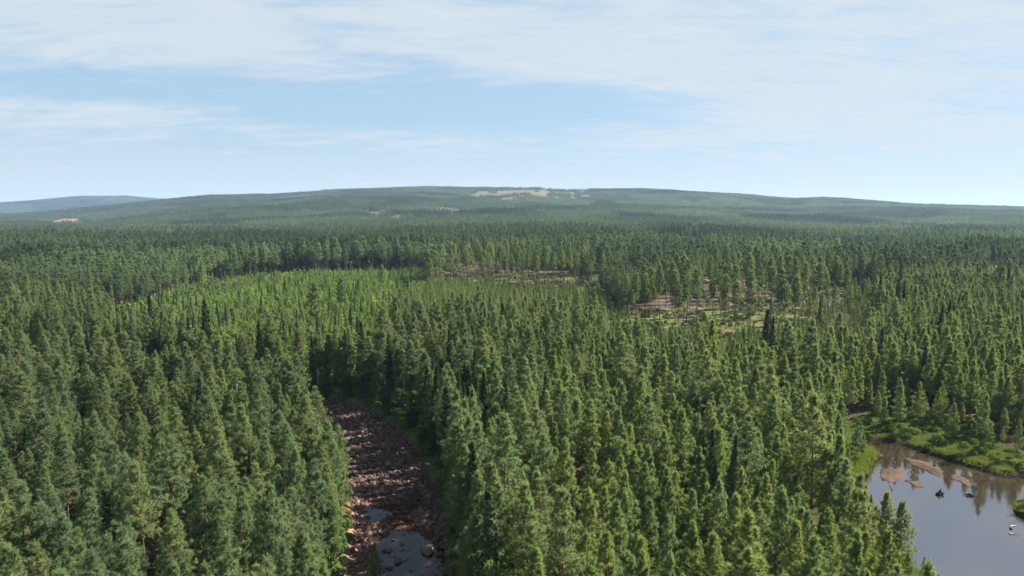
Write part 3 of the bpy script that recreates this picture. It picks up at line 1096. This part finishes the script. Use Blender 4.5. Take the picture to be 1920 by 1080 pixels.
# tall seed trees left standing over the felled ground
for pg, cell in ((SEED1, 11.5), (SEED2, 10.0)):
    x, y = scatter(-120, 330, 150, 620, cell, rng, .95)
    q = inside(x, y, pg) & (np.hypot(x, y) > 245)
    x, y = x[q], y[q]
    add('tall_pine', x, y, rng.uniform(.82, 1.14, len(x)), 'seed1' if pg is SEED1 else 'seed2')

# ------------------------------------------------------------------ trees as things, the rest as masses
LIMIT = {'pine': 300, 'young_pine': 300, 'spruce': 220, 'birch': 160, 'sapling': 300, 'tall_pine': 300}
CAT = {'pine': 'pine', 'young_pine': 'young pine', 'spruce': 'spruce', 'birch': 'birch', 'sapling': 'sapling', 'tall_pine': 'pine'}
WORDS = {'pine': 'grey-green pine', 'young_pine': 'fresh young pine', 'spruce': 'dark pointed spruce', 'birch': 'light green birch',
         'sapling': 'bright green low sapling', 'tall_pine': 'tall bare-trunked pine'}


def place_of(kind, zone, x, y, d, s, sd):
    if zone == 'plantation':
        return 'in the bright plantation behind the left stand', 'plantation'
    if zone == 'mid':
        return 'in the low growth behind the middle stand', 'low growth'
    if zone == 'bog':
        return 'on the open bog beyond the pond', 'bog'
    if zone == 'seed1' or zone == 'seed':
        return 'on the felled clearing right of the middle', 'felled clearing'
    if zone == 'seed2':
        return 'on the narrow felled strip behind the plantation', 'felled strip'
    if d < RIV_W + 6.5:
        return ('on the left bank right beside the stony riverbed', 'left bank') if s > 0 else ('on the shaded right bank beside the stony riverbed', 'right bank')
    if sd < 10:
        return 'standing at the edge of the pond', 'pond edge'
    if (s > 0 and d < 990) or x < -60:
        return 'in the dense stand left of the stony riverbed', 'left stand'
    if y > 195:
        return 'in the forest behind the middle stand and pond', 'back forest'
    if x > 62:
        return 'in the stand around and beyond the pond', 'pond stand'
    return 'in the dense stand between riverbed and pond', 'middle stand'


rng = R0(21)
rest = {}
for kind in LIMIT:
    rows = [t_ for t_ in trees if t_[0] == kind]
    x = np.concatenate([t_[1] for t_ in rows]); y = np.concatenate([t_[2] for t_ in rows]); h = np.concatenate([t_[3] for t_ in rows])
    zn = np.concatenate([np.full(len(t_[1]), t_[4], dtype=object) for t_ in rows])
    z = height(x, y) - .05
    H = {'pine': 15, 'young_pine': 12, 'spruce': 15, 'birch': 12, 'sapling': 4.6, 'tall_pine': 20}[kind]
    px, py, dep = project(x, y, z + H * h * .85)
    vis = (px > -10) & (px < 1930) & (py > 0) & (py < 1072)
    score = np.where(vis, h * H / dep, 0)
    order = np.argsort(-score)
    order_i = [i for i in order[:LIMIT[kind]] if score[i] > 0]
    d, par, s = riv_d(x, y); sd = pond_sd(x, y)
    idx = rng.integers(0, 1000, len(x)); turn = np.c_[rng.normal(size=(len(x), 2)) * .018, rng.uniform(0, 6.283, len(x))]
    wide = h * rng.uniform(.78, 1.08, len(x))
    chosen = np.zeros(len(x), bool)
    for i in order_i:
        pl, gname = place_of(kind, zn[i], x[i], y[i], d[i], s[i], sd[i])
        if kind == 'tall_pine' and zn[i] not in ('seed1', 'seed2'):
            pl, gname = 'in the stand', 'stand'
        look = ('tall ' if h[i] > 1.1 else 'short ' if h[i] < .82 else '') if kind != 'tall_pine' else ''
        look += 'broad ' if wide[i] / h[i] > 1.0 else 'slim ' if wide[i] / h[i] < .85 else ''
        if zn[i] == 'stand' and y[i] < 88:
            pl += ', lower edge'
        gname = look + gname
        grow(kind, x[i], y[i], z[i], int(idx[i]), tuple(turn[i]), wide[i], h[i], look + WORDS[kind] + ' ' + pl, CAT[kind], CAT[kind] + ' trees, ' + gname + (' at lower edge' if pl.endswith('lower edge') else ''), kind + '_tree' if kind != 'sapling' else 'sapling')
        chosen[i] = True
    m_ = ~chosen
    rest[kind] = (x[m_], y[m_], z[m_], h[m_], idx[m_], turn[m_], wide[m_], zn[m_])

# a few trees that stand out on their own
SOLO = [('tall_pine', 592, 655, 1.05, 'lone tall pine with bare trunk rising from the bright plantation, leftmost of three'),
        ('tall_pine', 641, 612, .9, 'lone tall pine in the bright plantation, middle one of three'),
        ('tall_pine', 717, 562, .85, 'lone tall pine beside the pale meadow in the plantation'),
        ('tall_pine', 806, 552, .95, 'lone tall pine at the corner where plantation meets the felled strip'),
        ('spruce', 588, 735, .92, 'slim dark spruce at the river bend, leftmost of the spires'),
        ('spruce', 613, 738, .85, 'slim dark spruce second from the left at the river bend'),
        ('spruce', 652, 742, 1.05, 'broad dark spruce at the river bend behind the riverbed head'),
        ('spruce', 712, 735, .95, 'dark spruce on the right bank above the riverbed head'),
        ('birch', 1358, 578, .85, 'single round birch standing among the seed pines on the felled clearing'),
        ('spruce', 1535, 628, .9, 'dark spruce spire at the right end of the felled clearing')]
for kind, px, py, hh, lab in SOLO:
    gx_, gy_ = G(px, py)
    gz_ = float(height(np.array([gx_]), np.array([gy_]))[0])
    w_ = hh * (.72 if kind == 'spruce' else 1.0)
    grow(kind, gx_, gy_, gz_ - .05, int(px), (0, 0, px * .1), w_, hh, lab, CAT[kind], None, kind + '_tree')
SOLO2 = [('young_pine', -16.2, 76.5, .42, 'small fresh pine beside the sandy left bank at the lower edge of riverbed'),
         ('young_pine', *P(1655, 1070), .78, 'dark pine at the pond edge with crown against the water, left of a pair'),
         ('young_pine', *P(1684, 1082), .74, 'dark pine at the pond edge with crown against the water, right of a pair')]
for kind, gx_, gy_, hh, lab in SOLO2:
    gz_ = float(height(np.array([gx_]), np.array([gy_]))[0])
    grow(kind, gx_, gy_, gz_ - .05, 3, (0, 0, gx_), hh * 1.0, hh, lab, CAT[kind], None, kind + '_tree')


# dead grey snags
for k, (px, py, hh, lab) in enumerate(((430, 930, .85, 'bare grey snag in the dense stand left of the riverbed'), (1075, 985, .8, 'bare grey snag in the middle stand, tallest of the dead trees'),
                                       (1208, 1010, .66, 'short bare grey snag in the middle stand near the lower edge'), (905, 1040, .8, 'pale leafless snag near the right bank at the lower edge'),
                                       (1320, 900, .7, 'grey snag among young pines in the middle stand'), (150, 860, .8, 'grey snag near the left border of the left stand'),
                                       (1255, 585, .5, 'broken pale snag at the left end of the felled clearing'))):
    g = R0(800 + k)
    tr_, _c = conifer(g, 15, .8, 1.5, pine_shape, 1.4, 4, 2, 1, .1, .02, (-.1, .4), dead=34)
    Vt, Ft = tr_.get()
    gx_, gy_ = G(px, py)
    r_ = bpy.data.objects.new('dead_pine', mesh('dead_pine', Vt, [Ft], ['dead_wood']))
    COL.objects.link(r_)
    r_.location = (gx_, gy_, float(height(np.array([gx_]), np.array([gy_]))[0]) - .05); r_.scale = (hh, hh, hh)
    r_.rotation_euler = (g.normal() * .04, g.normal() * .04, k)
    tag(r_, lab, 'dead tree')


def stand_mass(name, kind, near, mid, label, cat, hmid):
    x, y, z, h, idx, turn, wide, zn = rest[kind]
    if mid is None:
        mass(name, [near], np.c_[x, y, z], idx % len(FORMS[near]), turn, np.c_[wide, wide, h], label, cat)
        return
    far_ = np.hypot(x, y) > 330
    nn_, nm_ = len(FORMS[near]), len(FORMS[mid])
    pick = np.where(far_, nn_ + idx % nm_, idx % nn_)
    k = np.where(far_, hmid, 1.0)
    mass(name, [near, mid], np.c_[x, y, z], pick, turn, np.c_[wide * k, wide * k, h * k], label, cat)


# middle distance: from 330 m to the far edge of the plateau
rng = R0(31)
x, y = scatter(-1400, 1400, 330, 1420, 4.6, rng)
r = np.hypot(x, y)
keep = in_view(x, y, 41.5, 10) & (y > 392) | (in_view(x, y, 41.5, 10) & (np.abs(x) > 414))
x, y, r = x[keep], y[keep], r[keep]
op = np.zeros(len(x), bool)
for pg in (PLANT, SEED1, SEED2, MID, THIN, FRINGE):
    op |= inside(x, y, pg)
dr, _, _ = seg_dist(x, y, ROAD)
op |= dr < 7
den = fbm(x, y, 120, 91)
ok = ~op & (y < 1310 + 190 * fbm(x, y, 190, 151)) & (rng.random(len(x)) > np.where(den > .27, .82, .20) + .35 * (fbm(x, y, 35, 93) > .35) + .12 * sstep(600, 1300, r))
xt, yt = x[inside(x, y, THIN)], y[inside(x, y, THIN)]
x, y, r = x[ok], y[ok], r[ok]
kind_n = fbm(x, y, 160, 95) + .5 * rng.normal(size=len(x)) * .5
pk = rng.random(len(x))
sp = pk < .12 + .16 * (kind_n > .25)
bi = ~sp & (pk > .93 - .12 * (kind_n < -.3))
hm = (.95 + .17 * rng.normal(size=len(x)) + .26 * fbm(x, y, 80, 97)).clip(.4, 1.4)
band = (y < 620) & (x > -160) & (x < 260)
hm = np.where(band & ~sp & ~bi, hm * 1.12, hm)
z = height(x, y) - .05
turn = np.c_[rng.normal(size=(len(x), 2)) * .02, rng.uniform(0, 6.283, len(x))]
idx = rng.integers(0, 1000, len(x))
wide = hm * rng.uniform(.9, 1.25, len(x))


def join(kind, m_, hscale):
    x0, y0, z0, h0, i0, t0, w0, zn0 = rest[kind]
    rest[kind] = (np.r_[x0, x[m_]], np.r_[y0, y[m_]], np.r_[z0, z[m_]], np.r_[h0, hm[m_] * hscale], np.r_[i0, idx[m_]], np.r_[t0, turn[m_]], np.r_[w0, wide[m_] * hscale], np.r_[zn0, np.full(m_.sum(), 'far', object)])


join('pine', ~sp & ~bi, 1.07)
join('spruce', sp, 1.0)
join('birch', bi, 1.0)
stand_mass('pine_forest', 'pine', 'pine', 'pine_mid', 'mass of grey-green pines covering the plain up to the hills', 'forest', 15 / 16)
stand_mass('young_pine_forest', 'young_pine', 'young_pine', 'young_mid', 'mass of fresh green younger pines between the stands', 'forest', 1.0)
stand_mass('spruce_forest', 'spruce', 'spruce', 'spruce_mid', 'dark spruces scattered through the forest on the plain', 'forest', 1.0)
stand_mass('birch_forest', 'birch', 'birch', 'birch_mid', 'light birches scattered through the forest on the plain', 'forest', 1.0)
xt = xt[::3]; yt = yt[::3]
x0, y0, z0, h0, i0, t0, w0, zn0 = rest['sapling']
n = len(xt)
rest['sapling'] = (np.r_[x0, xt], np.r_[y0, yt], np.r_[z0, height(xt, yt)], np.r_[h0, rng.uniform(.5, 1.2, n)], np.r_[i0, rng.integers(0, 99, n)], np.r_[t0, np.c_[np.zeros((n, 2)), rng.uniform(0, 6, n)]],
                   np.r_[w0, rng.uniform(.7, 1.4, n)], np.r_[zn0, np.full(n, 'thin', object)])
stand_mass('young_plantation', 'sapling', 'sapling', None, 'bright green mass of young planted trees behind the left stand', 'plantation', 1.0)

# far woods on the hills
rng = R0(41)
x, y = scatter(-6500, 6500, 1150, 5200, 27.0, rng, .5)
r = np.hypot(x, y)
ok = in_view(x, y, 41, 30) & (y > 1296 + 190 * fbm(x, y, 190, 151))
for pg in CUTS:
    ok &= ~(cut(x, y, pg) & (rng.random(len(x)) > .06 + .3 * (fbm(x, y, 90, 131) > .3)))
ok &= rng.random(len(x)) > .03
x, y = x[ok], y[ok]
x2, y2 = scatter(-9000, 0, 5150, 8900, 44, rng, .5)
ok = in_view(x2, y2, 41, 30) & (x2 / y2 < -.42)
k2 = np.r_[np.ones(len(x)), np.full(ok.sum(), 1.6)]
x = np.r_[x, x2[ok]]; y = np.r_[y, y2[ok]]
st = fbm(x, y, 300, 99)
hs = (1.0 + .28 * st + .06 * rng.normal(size=len(x))).clip(.45, 1.4)
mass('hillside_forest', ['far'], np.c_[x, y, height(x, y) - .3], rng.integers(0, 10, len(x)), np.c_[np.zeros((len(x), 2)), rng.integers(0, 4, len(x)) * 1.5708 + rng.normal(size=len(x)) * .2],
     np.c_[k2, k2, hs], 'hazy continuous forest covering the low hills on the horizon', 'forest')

# ------------------------------------------------------------------ river stones
rng = R0(51)
par = rng.uniform(4, 44, 15000)
i0 = np.clip(par.astype(int), 0, 88); fr = par - i0
cx = RIV[i0] * (1 - fr)[:, None] + RIV[np.minimum(i0 + 1, 89)] * fr[:, None]
off = rng.uniform(-1, 1, len(par)) * (RIV_W + RIV_EX[i0] + .2)
pos = cx + nrm_[i0] * off[:, None]
size = .13 + .18 * rng.random(len(par)) ** 2 + .46 * rng.random(len(par)) ** 10
wet = fbm(pos[:, 0], pos[:, 1], 5.5, 101)
pool = 1 - sstep(14, 21, par)
ok = rng.random(len(par)) < np.where(pool > .5, np.where((wet > .12) | (np.abs(off) > 4.6), .92, .24), np.where(wet > -.25, .95, .55))
pos, size, off, par = pos[ok], size[ok], off[ok], par[ok]
zst = height(pos[:, 0], pos[:, 1]) + size * .12
px, py, dep = project(pos[:, 0], pos[:, 1], zst)
vis = (px > 0) & (px < 1920) & (py < 1076)
order = np.argsort(-np.where(vis, size / dep, 0))
turn = np.c_[rng.normal(size=(len(pos), 2)) * .25, rng.uniform(0, 6.283, len(pos))]
idx = rng.integers(0, 8, len(pos))
for i in order[:300]:
    o = obj('river_stone', FORMS['stone'][idx[i]][2], None, (pos[i, 0], pos[i, 1], zst[i]))
    o.rotation_euler = tuple(turn[i]); o.scale = (size[i],) * 3
    side_ = 'near the left bank' if off[i] > 2 else 'near the shaded right bank' if off[i] < -2 else 'in mid channel'
    tag(o, 'reddish brown stone lying in the riverbed ' + side_, 'stone', 'river stones ' + side_)
m_ = order[300:]
mass('riverbed_rubble', ['stone'], np.c_[pos[m_], zst[m_]], idx[m_], turn[m_], np.repeat(size[m_][:, None], 3, 1), 'reddish brown rubble of small stones filling the riverbed', 'stones')
for px_, py_, s_, i_, lab in ((803, 1030, (2.0, 1.35, 1.25), 0, 'large grey boulder in dark pool near the right bank of the riverbed'),
                              (746, 1053, (.72, .6, .85), 1, 'rounded brown boulder standing alone in the dark river pool'),
                              (730, 1034, (.6, .5, .45), 2, 'low flat boulder at the head of the dark river pool')):
    g_ = P(px_, py_, RIV_WATER)
    o = obj('boulder', FORMS['rock'][i_][2], None, (g_[0], g_[1], RIV_WATER + .1))
    o.scale = s_; o.rotation_euler = (0, 0, px_)
    tag(o, lab, 'boulder')

# ------------------------------------------------------------------ pond: sandbars, driftwood, grass
PW = -0.80


def sandbar(outline, label, zoff=0.0):
    pts = np.array([P(*q, PW) for q in outline])
    c = pts.mean(0)
    n = 56
    pr = resample(np.r_[pts, pts[:1]], n + 1)[:-1]
    g = R0(int(outline[0][0]))
    rings = []
    for k, f in enumerate((1.06, 1.0, .86, .6, .3)):
        w = 1 + .05 * np.sin(np.arange(n) * 1.3 + g.uniform(0, 6)) + .04 * g.normal(size=n)
        q = c + (pr - c) * (f * w)[:, None]
        zz = (-.16, .0, .05, .085, .10)[k] + .012 * g.normal(size=n)
        rings.append(np.c_[q, zz])
    V = np.concatenate(rings + [np.r_[c, .1][None]])
    F = []
    for k in range(4):
        a = np.arange(n); b = (a + 1) % n
        F.append(np.c_[k * n + a, k * n + b, (k + 1) * n + b, (k + 1) * n + a])
    a = np.arange(n)
    cap = np.c_[4 * n + a, 4 * n + (a + 1) % n, np.full(n, 5 * n)]
    me = mesh('sandbar', V, F + [cap], ['wet_sand'], smooth=True)
    return tag(obj('sandbar', me, None, (0, 0, PW + .02)), label, 'sandbar', 'sandbars in the pond')


sandbar(((1698, 858), (1715, 862), (1745, 868), (1765, 880), (1769, 893), (1755, 894), (1733, 881), (1710, 872)), 'longest reddish sandbar lying diagonally near the far bank of the pond')
sandbar(((1650, 880), (1665, 878), (1690, 880), (1700, 895), (1685, 902), (1667, 906), (1650, 898)), 'broad patchy sandbar nearest the grassy left bank of the pond')
sandbar(((1699, 902), (1715, 903), (1731, 905), (1732, 914), (1720, 916), (1710, 908)), 'small tapering sandbar right of the broad patchy one')
sandbar(((1783, 891), (1797, 890), (1815, 900), (1823, 912), (1812, 912), (1800, 903), (1785, 899)), 'thin curved sandbar farthest right in the pond')


def branch(name, pts, rad, mat, label, cat, twigs=0, seed=1):
    g = R0(seed); s = Soup()
    w = np.array([(*P(a, b, PW), PW + z_) for a, b, z_ in pts])
    o0 = w[0].copy()
    w = w - o0
    s.tube(w, np.linspace(rad, rad * .4, len(w)), 5)
    for k in range(twigs):
        t_ = g.uniform(.2, .9); p = w[0] * (1 - t_) + w[-1] * t_
        dd = unit(g.normal(size=3)) * [1, 1, .5]; dd[2] = abs(dd[2])
        s.tube([p, p + dd * g.uniform(.5, 1.1)], [rad * .6, rad * .2], 4)
    V, F = s.get()
    return tag(obj(name, mesh(name, V, [F], [mat]), None, tuple(o0)), label, cat)


branch('driftwood_branch', ((1669, 911, .03), (1672, 918, .05), (1674.5, 923, .06), (1670, 932, .05), (1665, 942, .02)), .10, 'dark_wood', 'long bent branch half sunk below the broad sandbar', 'branch')
branch('drowned_stump', ((1759, 927.5, .1), (1763, 926, .55), (1766, 928, .1)), .38, 'dark_wood', 'dark drowned stump sticking out of the middle of pond', 'stump', 5, 3)
branch('snag', ((1811, 929, .1), (1816, 929.5, .3), (1827, 931, .05)), .14, 'dark_wood', 'dark twiggy snag in the pond, right of the stump', 'branch', 6, 4)
branch('bleached_branch', ((1894, 988, .06), (1899, 987, .12), (1905, 986, .06)), .10, 'pale_wood', 'bleached straight branch floating near the grassy point', 'branch', 0, 5)
branch('bleached_twig', ((1891, 1001, .06), (1895, 1002, .12), (1899, 1001, .06)), .08, 'pale_wood', 'bleached forked twig floating below the straight one', 'branch', 2, 6)
branch('floating_log', ((1893, 991.5, .05), (1896, 992.5, .1), (1898, 991.5, .03)), .16, 'dark_wood', 'short dark log between the two bleached branches', 'log', 0, 7)
branch('shore_log', ((1650, 856, .1), (1655, 858.5, .1), (1659, 860, .0)), .14, 'dark_wood', 'dark log poking into the pond from the grassy left bank', 'log', 0, 8)
branch('sandbar_twig', ((1697, 902, .1), (1703, 901.5, .16), (1708, 904, .08)), .07, 'dark_wood', 'thin dark stick lying across the small tapering sandbar', 'branch', 0, 9)

rng = R0(61)
x, y = scatter(40, 190, 50, 240, .8, rng)
sd = pond_sd(x, y)
strip = (sd < 1.6 + 3.2 * fbm(x, y, 11, 111) + 1.0 * (x > 95)) & (rng.random(len(x)) > .12)
loose = ((sd < 10) | inside(x, y, BOG)) & (rng.random(len(x)) > .62 - .3 * fbm(x, y, 7, 113))
q = in_view(x, y, 41) & (sd > .55) & (strip | loose)
x, y = x[q], y[q]
mass('shore_grass', ['grass'], np.c_[x, y, height(x, y)], rng.integers(0, 4, len(x)), np.c_[np.zeros((len(x), 2)), rng.uniform(0, 6.28, len(x))], np.repeat((rng.uniform(.7, 1.5, len(x)) * np.where(strip[q], 1, .65))[:, None], 3, 1),
     'bright green sedge growing along the pond shore', 'grass')
# bushes on the river banks, the clearings and under the trees
par = rng.uniform(0, 60, 900); i0 = par.astype(int)
sgn = np.where(rng.random(900) < .72, -1, 1)
ofs = sgn * (RIV_W + RIV_EX[i0] + .9 + rng.uniform(0, 4.2, 900))
pos = RIV[i0] + nrm_[i0] * ofs[:, None] + rng.normal(size=(900, 2)) * .8
d, _, s = riv_d(pos[:, 0], pos[:, 1])
pos = pos[d > RIV_W + .6]
bx, by = scatter(-150, 160, 40, 235, 3.2, rng)
q = in_view(bx, by) & (rng.random(len(bx)) > .55)
bx, by = bx[q], by[q]
cx_, cy_ = scatter(-120, 330, 170, 620, 3.0, rng)
q = (inside(cx_, cy_, SEED1) | inside(cx_, cy_, SEED2)) & (fbm(cx_, cy_, 12, 121) > .05)
hx, hy = scatter(40, 200, 90, 260, 2.0, rng)
q2 = inside(hx, hy, BOG) & (rng.random(len(hx)) > .5)
x = np.r_[pos[:, 0], bx, cx_[q], hx[q2]]; y = np.r_[pos[:, 1], by, cy_[q], hy[q2]]
d, _, s = riv_d(x, y); sd = pond_sd(x, y)
q = (d > RIV_W + .6) & (sd > 2.5)
x, y = x[q], y[q]
sz = rng.uniform(.5, 1.5, len(x))
mass('undergrowth', ['bush'], np.c_[x, y, height(x, y) - .05], rng.integers(0, 4, len(x)), np.c_[np.zeros((len(x), 2)), rng.uniform(0, 6.28, len(x))], np.c_[sz, sz, sz * rng.uniform(.6, 1.2, len(x))],
     'low green bushes along the river bank and on the clearings', 'undergrowth')
x, y = scatter(-120, 330, 200, 620, 4.0, rng)
q = (inside(x, y, SEED1) | inside(x, y, SEED2)) & (rng.random(len(x)) > .45)
x, y = x[q], y[q]
mass('felling_brash', ['brash'], np.c_[x, y, height(x, y)], rng.integers(0, 4, len(x)), np.c_[np.zeros((len(x), 2)), rng.uniform(0, 6.28, len(x))], np.repeat(rng.uniform(.7, 1.6, len(x))[:, None], 3, 1),
     'grey felling brash littering the cleared ground under the seed pines', 'brash')
for k, (px_, py_, s_) in enumerate(((1322, 528, 1.8), (1338, 531, 1.3), (1352, 526, 1.1), (1370, 540, 1.0), (1299, 545, .9))):
    g_ = G(px_, py_)
    o = obj('rock', FORMS['rock'][k % 4][2], None, (*g_, float(height(np.array([g_[0]]), np.array([g_[1]]))[0]) + .3))
    o.scale = (s_ * 1.4, s_, s_); o.rotation_euler = (0, 0, k)
    tag(o, 'pale grey rock among brash on the felled clearing under seed pines', 'rock', 'rocks on the felled clearing')

# ------------------------------------------------------------------ the air
m, t, out = material('haze')
pv = t.node('ShaderNodeVolumePrincipled')
pv.inputs['Color'].default_value = (0.48, 0.70, 1.0, 1)
pv.inputs['Density'].default_value = 0.00005
pv.inputs['Anisotropy'].default_value = 0.15
t.link(pv.outputs[0], out.inputs['Volume'])
bm = bmesh.new()
bmesh.ops.create_cube(bm, size=1)
me = bpy.data.meshes.new('haze'); bm.to_mesh(me); bm.free()
me.materials.append(m)
zlo, zhi = float(V_min) if False else float(gz.min()) - 1.5, float(gz.max()) + 40
o = obj('haze', me, None, (0, 0, (zlo + zhi) / 2))
o.scale = (20200, 20200, zhi - zlo)
tag(o, 'thin blue summer haze over the far hills', 'haze', None, 'stuff')
print('trees', {k: len(v[0]) for k, v in rest.items()}, 'objects', len(SC.objects))
